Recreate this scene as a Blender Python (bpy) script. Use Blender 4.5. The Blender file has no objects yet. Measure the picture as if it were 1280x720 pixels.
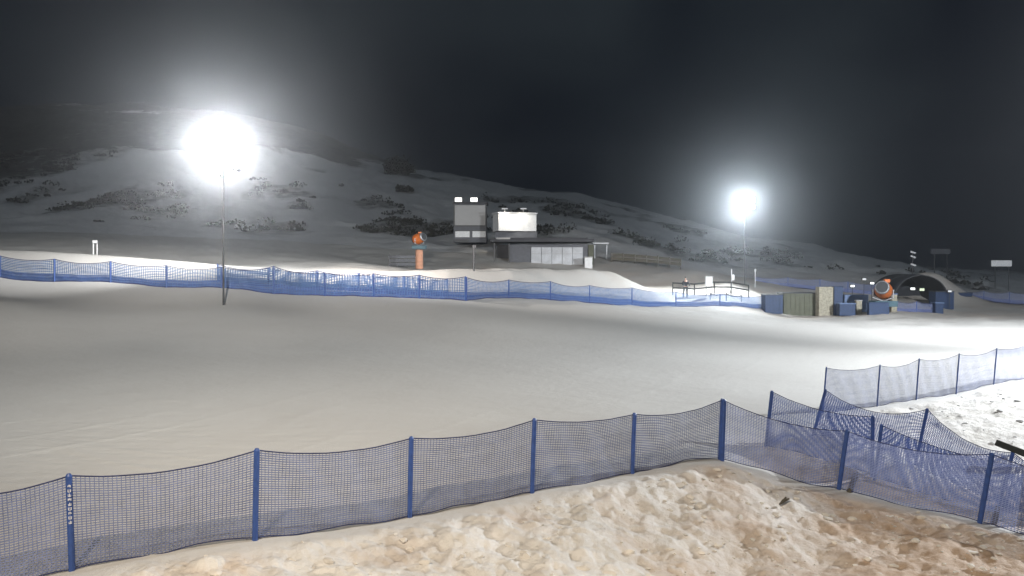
import bpy, math, random
import numpy as np
from mathutils import Vector, Matrix
random.seed(7); np.random.seed(7)
C = bpy.context.scene
COL = C.collection
R = math.radians

# ------------------------------------------------------------------ camera
F = 1108.0                      # focal length in pixels of a 1280 wide frame
PITCH = math.atan(30.0 / F)
CZ = 5.0
cam_d = bpy.data.cameras.new('camera'); cam = bpy.data.objects.new('camera', cam_d); COL.objects.link(cam)
cam.location = (0, 0, CZ); cam.rotation_euler = (math.pi / 2 - PITCH, 0, 0)
cam_d.sensor_width = 36; cam_d.lens = 36 * F / 1280; cam_d.clip_start = 0.1; cam_d.clip_end = 3000
C.camera = cam

# ------------------------------------------------------------------ night sky
w = bpy.data.worlds.new('World'); C.world = w; w.use_nodes = True
nt = w.node_tree; nt.nodes.clear()
wo = nt.nodes.new('ShaderNodeOutputWorld'); bg = nt.nodes.new('ShaderNodeBackground')
tc = nt.nodes.new('ShaderNodeTexCoord'); nz = nt.nodes.new('ShaderNodeTexNoise'); cr = nt.nodes.new('ShaderNodeValToRGB')
nz.inputs['Scale'].default_value = 2.6; nz.inputs['Detail'].default_value = 5; nz.inputs['Roughness'].default_value = .45
mp = nt.nodes.new('ShaderNodeMapping'); mp.inputs['Scale'].default_value = (1, 1, 1.7); mp.inputs['Location'].default_value = (1.7, 2.4, .9)
cr.color_ramp.elements[0].position = .44; cr.color_ramp.elements[0].color = (.0008, .0024, .0065, 1)
cr.color_ramp.elements[1].position = .66; cr.color_ramp.elements[1].color = (.018, .024, .029, 1)
nt.links.new(tc.outputs['Generated'], mp.inputs[0]); nt.links.new(mp.outputs[0], nz.inputs['Vector'])
nt.links.new(nz.outputs['Fac'], cr.inputs[0]); nt.links.new(cr.outputs[0], bg.inputs[0]); nt.links.new(bg.outputs[0], wo.inputs[0])
bg.inputs[1].default_value = 1.0

# ------------------------------------------------------------------ lights
def light(name, kind, loc, energy, color, target=None, parent=None, **kw):
    d = bpy.data.lights.new(name, kind); d.energy = energy; d.color = color
    for k, v in kw.items(): setattr(d, k, v)
    o = bpy.data.objects.new(name, d); COL.objects.link(o)
    o.location = loc
    if target is not None:
        o.rotation_euler = (Vector(target) - Vector(loc)).to_track_quat('-Z', 'Y').to_euler()
    if parent:
        o.parent = parent; o.matrix_parent_inverse = Matrix.Translation(-Vector(parent.location))
    return o
# weak cool sun added to brighten the hill, with no visible source
light('hill_fill', 'SUN', (0, 0, 60), 0.31, (.76, .89, 1.0), target=(35, 75, 0), angle=R(6))
# floodlights of the lift house this camera stands on, above and behind it
light('house_floodlight_far', 'SPOT', (-3.5, 1.0, 12.0), 25000, (1.0, .935, .84), target=(-15, 80, 3.0), spot_size=R(78), spot_blend=1.0, shadow_soft_size=.12)
light('house_floodlight_near', 'SPOT', (-4.1, .9, 12.0), 9900, (1.0, .845, .66), target=(.6, 10.5, 1.0), spot_size=R(90), spot_blend=1.0, shadow_soft_size=.12)
for az in (-27, -14, -1):
    light('house_floodlight_far', 'SPOT', (-2.9, 1.0, 12.0), 60000, (1.0, .94, .87), target=(80 * math.sin(R(az)), 80 * math.cos(R(az)), 5.5), spot_size=R(31), spot_blend=1.0, shadow_soft_size=.12)
# piste floodlight on a mast outside the frame to the right
light('piste_floodlight', 'SPOT', (34, 33, 14), 92000, (.92, .96, 1.0), target=(20, 28, 1.0), spot_size=R(92), spot_blend=1.0, shadow_soft_size=.3)
light('piste_floodlight', 'SPOT', (34, 34, 14), 95000, (.92, .96, 1.0), target=(27, 70, 1.0), spot_size=R(104), spot_blend=1.0, shadow_soft_size=.3)
light('piste_floodlight', 'SPOT', (34, 33.5, 14), 30000, (.92, .96, 1.0), target=(15, 52, 1.0), spot_size=R(84), spot_blend=1.0, shadow_soft_size=.3)

C.view_settings.view_transform = 'Standard'; C.view_settings.look = 'None'
C.view_settings.exposure = 0.0; C.view_settings.gamma = 1.0
C.render.engine = 'CYCLES'
C.cycles.use_denoising = True
try: C.cycles.denoiser = 'OPENIMAGEDENOISE'
except Exception: pass
C.cycles.max_bounces = 5; C.cycles.diffuse_bounces = 2; C.cycles.glossy_bounces = 2
C.cycles.volume_bounces = 0; C.cycles.transparent_max_bounces = 8
C.cycles.sample_clamp_indirect = 3.0

# ------------------------------------------------------------------ helpers
def at(px, py, Y):
    x = (px - 640) / F; y = -(py - 360) / F
    d = Vector((x, math.cos(PITCH) + y * math.sin(PITCH), -math.sin(PITCH) + y * math.cos(PITCH)))
    t = Y / d.y
    return Vector((d.x * t, Y, CZ + d.z * t))

def mat(name, color, rough=.7, metal=0.0, emit=None, estr=0.0, var=.15, scale=6.0, trans=0.0):
    m = bpy.data.materials.new(name); m.use_nodes = True
    n = m.node_tree.nodes; l = m.node_tree.links; b = n['Principled BSDF']
    b.inputs['Roughness'].default_value = rough; b.inputs['Metallic'].default_value = metal
    t = n.new('ShaderNodeTexCoord'); z = n.new('ShaderNodeTexNoise'); z.inputs['Scale'].default_value = scale; z.inputs['Detail'].default_value = 6
    r = n.new('ShaderNodeValToRGB')
    r.color_ramp.elements[0].position = .35; r.color_ramp.elements[1].position = .65
    r.color_ramp.elements[0].color = tuple(c * (1 - var) for c in color) + (1,)
    r.color_ramp.elements[1].color = tuple(min(1, c * (1 + var)) for c in color) + (1,)
    l.new(t.outputs['Object'], z.inputs['Vector']); l.new(z.outputs['Fac'], r.inputs[0]); l.new(r.outputs[0], b.inputs['Base Color'])
    if emit:
        b.inputs['Emission Color'].default_value = tuple(emit) + (1,); b.inputs['Emission Strength'].default_value = estr
    if trans:
        out = n['Material Output']; tr = n.new('ShaderNodeBsdfTranslucent'); mx = n.new('ShaderNodeMixShader')
        mx.inputs[0].default_value = trans; l.new(r.outputs[0], tr.inputs[0])
        l.new(b.outputs[0], mx.inputs[1]); l.new(tr.outputs[0], mx.inputs[2]); l.new(mx.outputs[0], out.inputs['Surface'])
    return m

M = dict(
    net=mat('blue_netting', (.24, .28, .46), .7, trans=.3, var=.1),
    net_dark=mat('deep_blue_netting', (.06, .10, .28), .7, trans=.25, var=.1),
    shade_band=mat('deep_blue_shade_band', (.045, .075, .27), .8, trans=.1, var=.1),
    net_far=mat('pale_blue_netting', (.11, .21, .44), .7, trans=.4, var=.1),
    post=mat('blue_plastic_post', (.03, .075, .26), .45, scale=12),
    rope=mat('dark_blue_rope', (.03, .04, .12), .8),
    print=mat('white_print', (.75, .76, .8), .6),
    steel=mat('galvanised_steel', (.45, .46, .48), .45, .6),
    mast=mat('weathered_grey_mast', (.05, .053, .056), .7),
    dark=mat('dark_painted_metal', (.03, .033, .038), .5),
    black=mat('black_timber', (.022, .025, .022), .8, scale=20),
    wood=mat('weathered_wood', (.085, .075, .055), .85, scale=15),
    white=mat('white_painted_panel', (.72, .73, .74), .6, var=.06, scale=3),
    pale_panel=mat('pale_grimy_panel', (.46, .48, .51), .6, var=.14, scale=1.2),
    grey=mat('grey_panel', (.34, .34, .34), .6, var=.05, scale=2),
    dgrey=mat('dark_grey_cladding', (.10, .105, .12), .7, scale=3),
    roof=mat('dark_roof_sheet', (.035, .036, .042), .7, scale=2),
    orange=mat('orange_paint', (.58, .15, .03), .5, scale=5),
    peach=mat('faded_orange_padding', (.50, .26, .17), .8, scale=4),
    teal=mat('teal_steel', (.05, .11, .14), .6),
    blue=mat('blue_padding', (.014, .036, .095), .6, scale=4),
    lblue=mat('pale_blue_tarpaulin', (.12, .18, .32), .6, scale=4),
    olive=mat('olive_green_paint', (.085, .09, .06), .7, scale=3),
    beige=mat('beige_sacking', (.30, .28, .22), .9, scale=6, var=.3),
    tent=mat('dark_tent_fabric', (.018, .02, .026), .8, scale=2),
    cloth=mat('dark_winter_clothing', (.025, .028, .035), .9),
    skin=mat('skin', (.5, .3, .22), .6),
    scrub=mat('dark_scrub_leaves', (.035, .035, .028), .9, scale=1.5, var=.4),
    twig=mat('bare_brown_twigs', (.05, .04, .03), .9),
    lamp_white=mat('lit_lamp_glass', (.9, .9, .9), .3, emit=(.95, .98, 1.0), estr=60),
    lamp_small=mat('small_lit_lamp_glass', (.9, .9, .9), .3, emit=(1, .98, .9), estr=3.0),
    lamp_dot=mat('tiny_lit_lamp_glass', (.9, .9, .9), .3, emit=(.9, .97, .9), estr=2.0),
    lamp_green=mat('greenish_lit_lamp_glass', (.9, .9, .9), .3, emit=(.55, .72, .28), estr=.9),
    signlit=mat('backlit_white_sign', (.8, .8, .8), .4, emit=(.8, .85, .9), estr=.22),
    purple=mat('purple_lit', (.5, .3, .6), .6),
)

class MB:
    def __init__(s): s.v = []; s.f = []
    def quad(s, a, b, c, d):
        n = len(s.v); s.v += [tuple(a), tuple(b), tuple(c), tuple(d)]; s.f.append((n, n + 1, n + 2, n + 3))
    def box(s, c, size, rz=0.0, M4=None):
        c = Vector(c); hx, hy, hz = size[0] / 2, size[1] / 2, size[2] / 2
        Rm = Matrix.Rotation(rz, 3, 'Z') if M4 is None else M4
        n = len(s.v)
        for z in (-hz, hz):
            for (x, y) in ((-hx, -hy), (hx, -hy), (hx, hy), (-hx, hy)):
                s.v.append(tuple(c + Rm @ Vector((x, y, z))))
        for q in ((0, 3, 2, 1), (4, 5, 6, 7), (0, 1, 5, 4), (1, 2, 6, 5), (2, 3, 7, 6), (3, 0, 4, 7)):
            s.f.append(tuple(n + i for i in q))
        return s
    def tube(s, pts, rad, seg=8, cap=True):
        pts = [Vector(p) for p in pts]
        if not hasattr(rad, '__len__'): rad = [rad] * len(pts)
        n0 = len(s.v); ref = None
        for i, p in enumerate(pts):
            d = (pts[min(i + 1, len(pts) - 1)] - pts[max(i - 1, 0)]).normalized()
            if ref is None: ref = Vector((0, 0, 1)) if abs(d.z) < .9 else Vector((1, 0, 0))
            a = d.cross(ref).normalized(); b = d.cross(a).normalized()
            for k in range(seg):
                t = 2 * math.pi * k / seg
                s.v.append(tuple(p + (a * math.cos(t) + b * math.sin(t)) * rad[i]))
        for i in range(len(pts) - 1):
            for k in range(seg):
                k2 = (k + 1) % seg
                s.f.append((n0 + i * seg + k, n0 + i * seg + k2, n0 + (i + 1) * seg + k2, n0 + (i + 1) * seg + k))
        if cap:
            s.f.append(tuple(n0 + k for k in range(seg))[::-1]); e = n0 + (len(pts) - 1) * seg
            s.f.append(tuple(e + k for k in range(seg)))
        return s
    def build(s, name, m, parent=None, smooth=False, bevel=0.0):
        off = Vector(parent.location) if parent else Vector((0, 0, 0))
        if parent is not None and parent.parent: off += Vector(parent.parent.location)
        me = bpy.data.meshes.new(name)
        me.from_pydata([tuple(Vector(p) - off) for p in s.v], [], s.f); me.update()
        me.materials.append(m)
        if smooth: me.polygons.foreach_set('use_smooth', [True] * len(me.polygons))
        o = bpy.data.objects.new(name, me); COL.objects.link(o)
        if parent: o.parent = parent
        if bevel:
            bv = o.modifiers.new('bevel', 'BEVEL'); bv.width = bevel; bv.segments = 2; bv.limit_method = 'ANGLE'
        return o

def tag(o, label=None, cat=None, group=None, kind=None):
    if label: o['label'] = label
    if cat: o['category'] = cat
    if group: o['group'] = group
    if kind: o['kind'] = kind
    return o
def thing(name, label, cat, loc, group=None):
    o = bpy.data.objects.new(name, None); COL.objects.link(o); o.location = loc; o.empty_display_size = .2
    return tag(o, label, cat, group)

# ------------------------------------------------------------------ noise
_P = np.random.permutation(512); _P = np.concatenate([_P, _P, _P])
_A = np.random.rand(512) * 2 * math.pi; _GX = np.cos(_A); _GY = np.sin(_A)
def perlin(x, y):
    xi = np.floor(x).astype(int); yi = np.floor(y).astype(int); xf = x - xi; yf = y - yi
    u = xf * xf * xf * (xf * (xf * 6 - 15) + 10); v = yf * yf * yf * (yf * (yf * 6 - 15) + 10)
    def g(ix, iy, dx, dy):
        h = _P[(_P[ix & 511] + (iy & 511))] & 511
        return _GX[h] * dx + _GY[h] * dy
    a = g(xi, yi, xf, yf); b = g(xi + 1, yi, xf - 1, yf); c = g(xi, yi + 1, xf, yf - 1); d = g(xi + 1, yi + 1, xf - 1, yf - 1)
    return (a + u * (b - a)) * (1 - v) + (c + u * (d - c)) * v
def fbm(x, y, o=4):
    s = 0; a = 1
    for i in range(o):
        s = s + a * perlin(x * 2 ** i + 17.3 * i, y * 2 ** i - 9.1 * i); a *= .5
    return s
def sst(a, b, x):  # smooth step
    t = np.clip((x - a) / (b - a), 0, 1); return t * t * (3 - 2 * t)

# ------------------------------------------------------------------ terrain
CP = [  # column, row, distance of ground seen in the photograph (fitted once to heights in metres)
 (-150,745,10.2),(85,715,10.9),(320,675,11.9),(513,647,13.4),(667,617,14.5),(791,593,15.8),(903,575,17),
 (1051,612,17),(1229,655,15.5),(1450,695,14.3),(959,558,19.5),(1093,595,18),(1018,545,20.5),(1147,582,19),(1255,637,17),
 (1030,516,23.5),(1098,508,25),(1147,500,26),(1198,492,27),(1245,481,28.5),(1283,474,30),(1400,462,32),
 (600,720,11.5),(400,725,10.9),(900,650,14.3),(900,720,12.4),(1100,700,13.2),(1280,720,12.7),(1280,668,15.2),(-100,900,6.5),(600,900,7.4),(1300,900,7.8),
 (1180,540,21.5),(1260,520,23),(1270,590,19),
 (-250,347,50),(0,346,50),(68,352,49),(208,359,47),(342,367,46),(467,371,46.5),(582,376,48),(740,379,60),(900,383,72),(960,386,76),
 (1100,391,74),(1180,391,80),(1280,380,95),(1450,380,95),(-200,314,55),(0,313,55),(119,319,54),(208,327,52),(300,334,50.5),(400,340,50.5),(500,341,53),(-200,314,60),(0,312,62),(119,317,61),(208,325,60),(300,331,60),
 (0,306,70),(120,309,70),(250,316,70),(400,325,72),(500,334,78),(560,337,80),(620,333,90),(700,333,93),(800,335,93),(860,346,86),(857,366,80),(920,366,80),
 (870,338,95),(960,352,95),(1060,362,95),(1200,372,100),
 (-200,295,100),(0,291,95),(250,300,95),(400,306,98),(500,314,98),(587,304,106),(640,303,108),(730,303,112),(800,312,114),(900,325,118),(1080,338,120),(1280,362,125),(1500,362,125),
 (-200,245,150),(0,245,150),(250,245,150),(400,240,165),(490,255,160),(587,262,160),(680,268,160),(800,290,160),(940,312,160),(1080,326,160),
 (-300,150,290),(0,140,290),(120,135,290),(250,142,285),(400,168,265),(490,207,240),(560,220,240),(640,234,235),(760,253,230),(900,288,220),(1080,322,200),(1200,348,200),(1400,352,220),
 (-300,190,380),(0,185,380),(250,185,380),(400,205,380),(490,235,340),(640,260,340),(760,275,340),(900,300,340),(1080,332,340),(1400,348,420),
]
RPX = np.array([-300, 0, 119, 208, 277, 342, 406, 467, 560, 640, 740, 860.])
RFY = np.array([50, 50, 48.5, 47, 46.5, 46, 46.2, 46.5, 48, 52, 60, 69.5]); RCO = np.array([4.2, 4.2, 4.2, 4.2, 4.2, 4.2, 4.4, 5, 7, 8, 9, 9])
RZ = np.array([at(0, r, f + c).z for r, f, c in zip((310, 312, 318, 325, 331, 336, 339, 340, 337, 336, 337, 346), RFY, RCO)])
RFZ = np.array([at(0, r, f).z for r, f in zip((346, 346, 356, 359, 363, 367, 369, 371, 375, 377, 379, 382), RFY)])
def uv(x, y): return x / y * 1.6, np.log(y) * 1.0
_pts = [at(*c) for c in CP]
for px_, Y_, z_ in ((-200,30,2.7),(0,30,2.5),(320,30,2.05),(600,30,1.7),(800,30,1.3),(-200,41,3.5),(0,41,3.3),(320,40,2.75),(600,40,2.15),(800,45,1.6),(1000,40,1.02),(1000,58,1.15),(1280,42,1.0),(1280,60,1.0),(1150,50,1.02),(1450,50,1.0)):
    _pts.append(Vector(((px_ - 640) / F * Y_, Y_, z_)))
_u, _v = uv(np.array([p.x for p in _pts]), np.array([p.y for p in _pts])); _z = np.array([p.z for p in _pts])
_c2 = .11 ** 2
def _phi(du, dv): return np.sqrt(du * du + dv * dv + _c2)
_n = len(_u); _K = np.zeros((_n + 3, _n + 3)); _K[:_n, :_n] = _phi(_u[:, None] - _u[None], _v[:, None] - _v[None]) + np.eye(_n) * 1e-3
_K[:_n, _n] = 1; _K[:_n, _n + 1] = _u; _K[:_n, _n + 2] = _v; _K[_n:, :_n] = _K[:_n, _n:].T
_W = np.linalg.solve(_K, np.concatenate([_z, np.zeros(3)]))
def base(x, y):
    x = np.asarray(x, float); y = np.asarray(y, float); u, v = uv(x, y); z = _W[_n] + _W[_n + 1] * u + _W[_n + 2] * v
    for i in range(_n): z = z + _W[i] * _phi(u - _u[i], v - _v[i])
    # ploughed snow mound beyond the tent on the right
    m = at(1165, 360, 97); z = z + 2.6 * np.exp(-(((x - m.x) / 3.6) ** 2 + ((y - 97) / 4.0) ** 2))
    # snow ridge just beyond the far safety fence on the left
    px = x / y * F + 640
    cz = np.interp(px, RPX, RZ); fy = np.interp(px, RPX, RFY)
    foot = fy + .6; cy = fy + np.interp(px, RPX, RCO)
    prof = np.where(y < cy, sst(0, 1, (y - foot) / (cy - foot)), 1 - .75 * sst(0, 1, (y - cy) / 5.0))
    wgt = sst(0, .8, y - foot) * (1 - sst(cy + 5, cy + 11, y)) * (1 - sst(750, 870, px))
    zf = np.interp(px, RPX, RFZ)
    z = z * (1 - wgt) + wgt * np.where(y < cy, zf + (cz - zf) * prof, np.maximum(cz - 1.1 * (1 - prof), z - .3))
    return z
def gz(x, y): return float(base(np.array([x]), np.array([y]))[0])
def ground(px, Y):
    x = (px - 640) / F * Y; return Vector((x, Y, gz(x, Y)))

NF = [at(*c) for c in [(-150,745,10.2),(85,715,10.9),(320,675,11.9),(513,647,13.4),(667,617,14.5),(791,593,15.8),(903,575,17),(1051,612,17),(1229,655,15.5),(1450,695,14.3)]]
_na = np.array([-3] + [p.x / p.y for p in NF] + [3]); _ny = np.array([NF[0].y] + [p.y for p in NF] + [NF[-1].y])
BF = [at(*c) for c in [(959,558,19.5),(1030,516,23.5),(1098,508,25),(1147,500,26),(1198,492,27),(1245,481,28.5),(1283,474,30),(1400,462,32)]]
_ba = np.array([p.x / p.y for p in BF] + [3]); _by = np.array([p.y for p in BF] + [32])

a = np.linspace(-.98, .98, 1000)
ys = [2.5]
while ys[-1] < 420:
    y_ = ys[-1]; ys.append(y_ * (1.0032 if 9 < y_ < 19 else 1.007 if y_ < 60 else 1.01 if y_ > 3 else 1.05))
ys = np.array(ys)
AA, YY = np.meshgrid(a, ys); XX = AA * YY
ZZ = base(XX, YY)
d_near = np.interp(AA, _na, _ny) - YY                       # >0 on the camera side of the near fence
d_bank = YY - np.interp(AA, _ba, _by, left=99, right=32)     # <0 on the camera side of the rear right fence
front = sst(.05, .8, d_near)
right = sst(.3, 1.2, -d_bank) * sst(.2, 1.0, -d_near) * sst(.30, .36, AA)
hillm = sst(85, 130, YY)
# broad shapes
ZZ += .03 * fbm(XX * .25, YY * .25, 3) * (1 - hillm) * np.minimum(1, (13 / YY) ** 1.5)
ZZ += hillm * (1.6 * fbm(XX * .045, YY * .045, 5) + .5 * fbm(XX * .2, YY * .2, 4))
ZZ += sst(50, 62, YY) * (1 - hillm) * .18 * fbm(XX * .35, YY * .35, 4)
ZZ += front * (.16 * fbm(XX * .9, YY * .9 + 4, 3) + .05 * fbm(XX * 4, YY * 4, 3)) + right * (.09 * fbm(XX * 1.3 + 9, YY * 1.3, 4))
# diagonal plough furrows in the bank
ZZ += front * (1 - .7 * sst(.1, .3, AA)) * (.13 * np.abs(perlin((XX * .8 + YY * .55) * 1.5 + .6 * perlin(XX, YY), (XX * -.55 + YY * .8) * .55)) + .05 * np.abs(perlin((XX * .8 + YY * .6) * 3.4, (XX * -.5 + YY * .8) * 1.5)))
# clods and chunks of ploughed snow
dirt = np.zeros_like(ZZ)
lump = np.zeros_like(ZZ)
bankm = np.maximum(front, right)
lna = np.log(ys)
def clods(n, amin, amax, ymin, ymax, rmin, rmax, mask):
    global lump
    for _ in range(n):
        ca = random.uniform(amin, amax); cy = random.uniform(ymin, ymax); cx = ca * cy
        r = rmin * (rmax / rmin) ** (random.random() ** 2.2); el = random.uniform(.38, .9); th = random.uniform(-1.25, -.35)
        i0, i1 = np.searchsorted(ys, [cy - r * 1.3, cy + r * 1.3]); j0, j1 = np.searchsorted(a, [ca - r * 1.4 / cy, ca + r * 1.4 / cy])
        if i1 <= i0 or j1 <= j0: continue
        x = XX[i0:i1, j0:j1] - cx; y = YY[i0:i1, j0:j1] - cy
        xr = x * math.cos(th) + y * math.sin(th); yr = (-x * math.sin(th) + y * math.cos(th)) / el
        q = np.sqrt(xr * xr + yr * yr) / r
        q = q * (1 + .35 * perlin(x / r * 1.7 + cx * 7, y / r * 1.7 + cy * 5))
        h = np.clip(1 - q ** 3.0, 0, 1) ** .55 * r * random.uniform(.11, .30)
        h = h * (1 + .3 * (xr / r) * random.choice((-1, 1))) * mask[i0:i1, j0:j1]
        lump[i0:i1, j0:j1] = np.maximum(lump[i0:i1, j0:j1], h)
clods(230, -.62, .22, 7, 17, .07, .32, front)
clods(500, -.62, .28, 7, 17, .03, .09, front)
clods(2600, .02, .75, 8, 17.5, .02, .10, front)
clods(220, .05, .75, 8, 17.5, .07, .17, front)
clods(320, .30, .75, 16, 30, .05, .22, right)
ZZ += lump
# piste surface marks: faint groomer and ski tracks
pm = (1 - front) * (1 - sst(45, 52, YY)) * np.minimum(1, 16 / YY)
ZZ += pm * .012 * np.clip(1 - np.abs(perlin(XX * .22 + YY * .5 + .4 * perlin(XX * .1, YY * .1), YY * .05 - XX * .06)) * 16, 0, 1)
ZZ += pm * .010 * np.clip(1 - np.abs(perlin(XX * .5 - YY * .33, YY * .06 + XX * .04 + 30)) * 14, 0, 1)
ZZ += pm * (.012 * fbm(XX * 1.2, YY * 4.0, 3) + .010 * np.abs(perlin(XX * .35 + YY * .9, YY * .2)))
dirt = front * np.clip(.05 + .6 * fbm(XX * .7 + 3, YY * .7, 4) + 1.0 * sst(.08, .55, AA) - 8.0 * lump, 0, 1)
dirt = np.maximum(dirt, sst(.02, .3, -d_near) * sst(.235, .30, AA) * (1 - sst(17.5, 21.5 - 3 * sst(.3, .5, AA), YY)) * .8)
dirt = np.maximum(dirt, sst(58, 75, YY) * (1 - hillm) * sst(-.12, -.02, AA) * .35 * np.clip(.6 + fbm(XX * .2, YY * .2, 3), 0, 1))
# bare ground and scrub through the hill snow, plus a painted dark fade uphill
pxx = AA * F + 640
hn = fbm(XX * .05 + 5, YY * .03, 5)
patch = sst(.18, .32, hn + .30 * np.exp(-((pxx - 110) / 130) ** 2 - ((YY - 133) / 14) ** 2) + .15 * np.exp(-((pxx - 420) / 60) ** 2 - ((YY - 150) / 20) ** 2) + .12 * sst(205, 235, YY) - .05) * sst(100, 115, YY)
fs_ = np.interp(pxx, [0, 150, 300, 430, 500, 560], [150, 160, 172, 196, 245, 400])
patch = np.maximum(patch, 3 * sst(-.25, .55, 1.3 * fbm(XX * .035, YY * .035 + 8, 5) + 1.5 * sst(fs_ - 15, fs_ + 55, YY) - .60) * sst(105, 150, YY))  # upper slope coloured dark so that it fades into the night
def sheet(name, i0, i1):
    ii = np.arange(i0, i1); nr = len(ii); nc = len(a)
    co = np.stack([XX[i0:i1], YY[i0:i1], ZZ[i0:i1]], -1).reshape(-1, 3)
    q = np.arange(nr * nc).reshape(nr, nc)
    fc = np.stack([q[:-1, :-1], q[:-1, 1:], q[1:, 1:], q[1:, :-1]], -1).reshape(-1, 4)
    me = bpy.data.meshes.new(name); me.vertices.add(len(co)); me.vertices.foreach_set('co', co.ravel())
    me.loops.add(fc.size); me.loops.foreach_set('vertex_index', fc.ravel().astype(np.int32))
    me.polygons.add(len(fc)); me.polygons.foreach_set('loop_start', np.arange(0, fc.size, 4, dtype=np.int32)); me.polygons.foreach_set('loop_total', np.full(len(fc), 4, dtype=np.int32))
    me.update(calc_edges=True); me.polygons.foreach_set('use_smooth', [True] * len(fc))
    for nm, arr in (('dirt', dirt), ('patch', patch), ('bank', bankm)):
        at_ = me.attributes.new(nm, 'FLOAT', 'POINT'); at_.data.foreach_set('value', arr[i0:i1].ravel().astype(np.float32))
    me.validate()
    o = bpy.data.objects.new(name, me); COL.objects.link(o); return o

def snow_mat(name, hill=False):
    m = bpy.data.materials.new(name); m.use_nodes = True
    n = m.node_tree.nodes; l = m.node_tree.links; b = n['Principled BSDF']
    b.inputs['Roughness'].default_value = .75; b.inputs['Specular IOR Level'].default_value = .25
    tc = n.new('ShaderNodeTexCoord')
    def noise(sc, det=5, ro=.55):
        z = n.new('ShaderNodeTexNoise'); z.inputs['Scale'].default_value = sc; z.inputs['Detail'].default_value = det; z.inputs['Roughness'].default_value = ro
        l.new(tc.outputs['Object'], z.inputs['Vector']); return z
    def ramp(src, p0, c0, p1, c1):
        r = n.new('ShaderNodeValToRGB'); r.color_ramp.elements[0].position = p0; r.color_ramp.elements[1].position = p1
        r.color_ramp.elements[0].color = c0 + (1,); r.color_ramp.elements[1].color = c1 + (1,); l.new(src, r.inputs[0]); return r
    def mix(f, c1, c2):
        x = n.new('ShaderNodeMix'); x.data_type = 'RGBA'
        if hasattr(f, 'links'): l.new(f, x.inputs[0])
        else: x.inputs[0].default_value = f
        l.new(c1, x.inputs[6]); l.new(c2, x.inputs[7]); return x.outputs[2]
    big = noise(.12 if not hill else .05, 4)
    sn = ramp(big.outputs['Fac'], .3, (.50, .485, .46), .7, (.575, .565, .54)) if not hill else ramp(big.outputs['Fac'], .3, (.60, .60, .60), .7, (.70, .70, .70))
    ad = n.new('ShaderNodeAttribute'); ad.attribute_name = 'dirt'
    ap = n.new('ShaderNodeAttribute'); ap.attribute_name = 'patch'
    dn = noise(2.2, 6, .65); dc = ramp(dn.outputs['Fac'], .32, (.41, .285, .19), .68, (.64, .50, .385))
    ab = n.new('ShaderNodeAttribute'); ab.attribute_name = 'bank'; bn = noise(1.6, 5, .6)
    bc = ramp(bn.outputs['Fac'], .3, (.64, .61, .56), .7, (.82, .80, .77))
    col = mix(ab.outputs['Fac'], sn.outputs[0], bc.outputs[0]) if not hill else sn.outputs[0]
    col = mix(ad.outputs['Fac'], col, dc.outputs[0])
    pn = noise(.6, 6, .7); pc = ramp(pn.outputs['Fac'], .3, (.03, .03, .028), .7, (.10, .10, .095))
    pm_ = n.new('ShaderNodeMath'); pm_.operation = 'MULTIPLY'; pf = ramp(pn.outputs['Fac'], .3, (1, 1, 1), .6, (.35, .35, .35))
    l.new(ap.outputs['Fac'], pm_.inputs[0]); l.new(pf.outputs[0], pm_.inputs[1])
    col = mix(pm_.outputs[0], col, pc.outputs[0])
    # grit scattered over the snow
    gr = noise(38 if not hill else .8, 3, .6); gf = ramp(gr.outputs['Fac'], .68, (0, 0, 0), .78, (.22, .22, .22))
    gcol = n.new('ShaderNodeRGB'); gcol.outputs[0].default_value = (.20, .16, .12, 1)
    col = mix(gf.outputs[0], col, gcol.outputs[0])
    l.new(col, b.inputs['Base Color'])
    b1 = noise(3.5 if not hill else .35, 8, .65); bp = n.new('ShaderNodeBump'); bp.inputs['Strength'].default_value = .75 if not hill else .55
    bp.inputs['Distance'].default_value = .085 if not hill else .9
    if not hill:
        ms = n.new('ShaderNodeMapRange'); ms.inputs['To Min'].default_value = .24; ms.inputs['To Max'].default_value = 1.0; l.new(ab.outputs['Fac'], ms.inputs['Value']); l.new(ms.outputs[0], bp.inputs['Strength'])
    l.new(b1.outputs['Fac'], bp.inputs['Height'])
    b2 = noise(22 if not hill else 2.0, 4, .6); bq = n.new('ShaderNodeBump'); bq.inputs['Strength'].default_value = .28; bq.inputs['Distance'].default_value = .012 if not hill else .2
    l.new(b2.outputs['Fac'], bq.inputs['Height']); l.new(bp.outputs[0], bq.inputs['Normal']); l.new(bq.outputs[0], b.inputs['Normal'])
    return m
iseam = int(np.searchsorted(ys, 100))
g = sheet('snow_ground', 0, iseam + 1); g.data.materials.append(snow_mat('piste_snow')); tag(g, kind='structure')
h = sheet('hill', iseam, len(ys)); h.data.materials.append(snow_mat('hill_snow', True)); tag(h, kind='structure')

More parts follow.
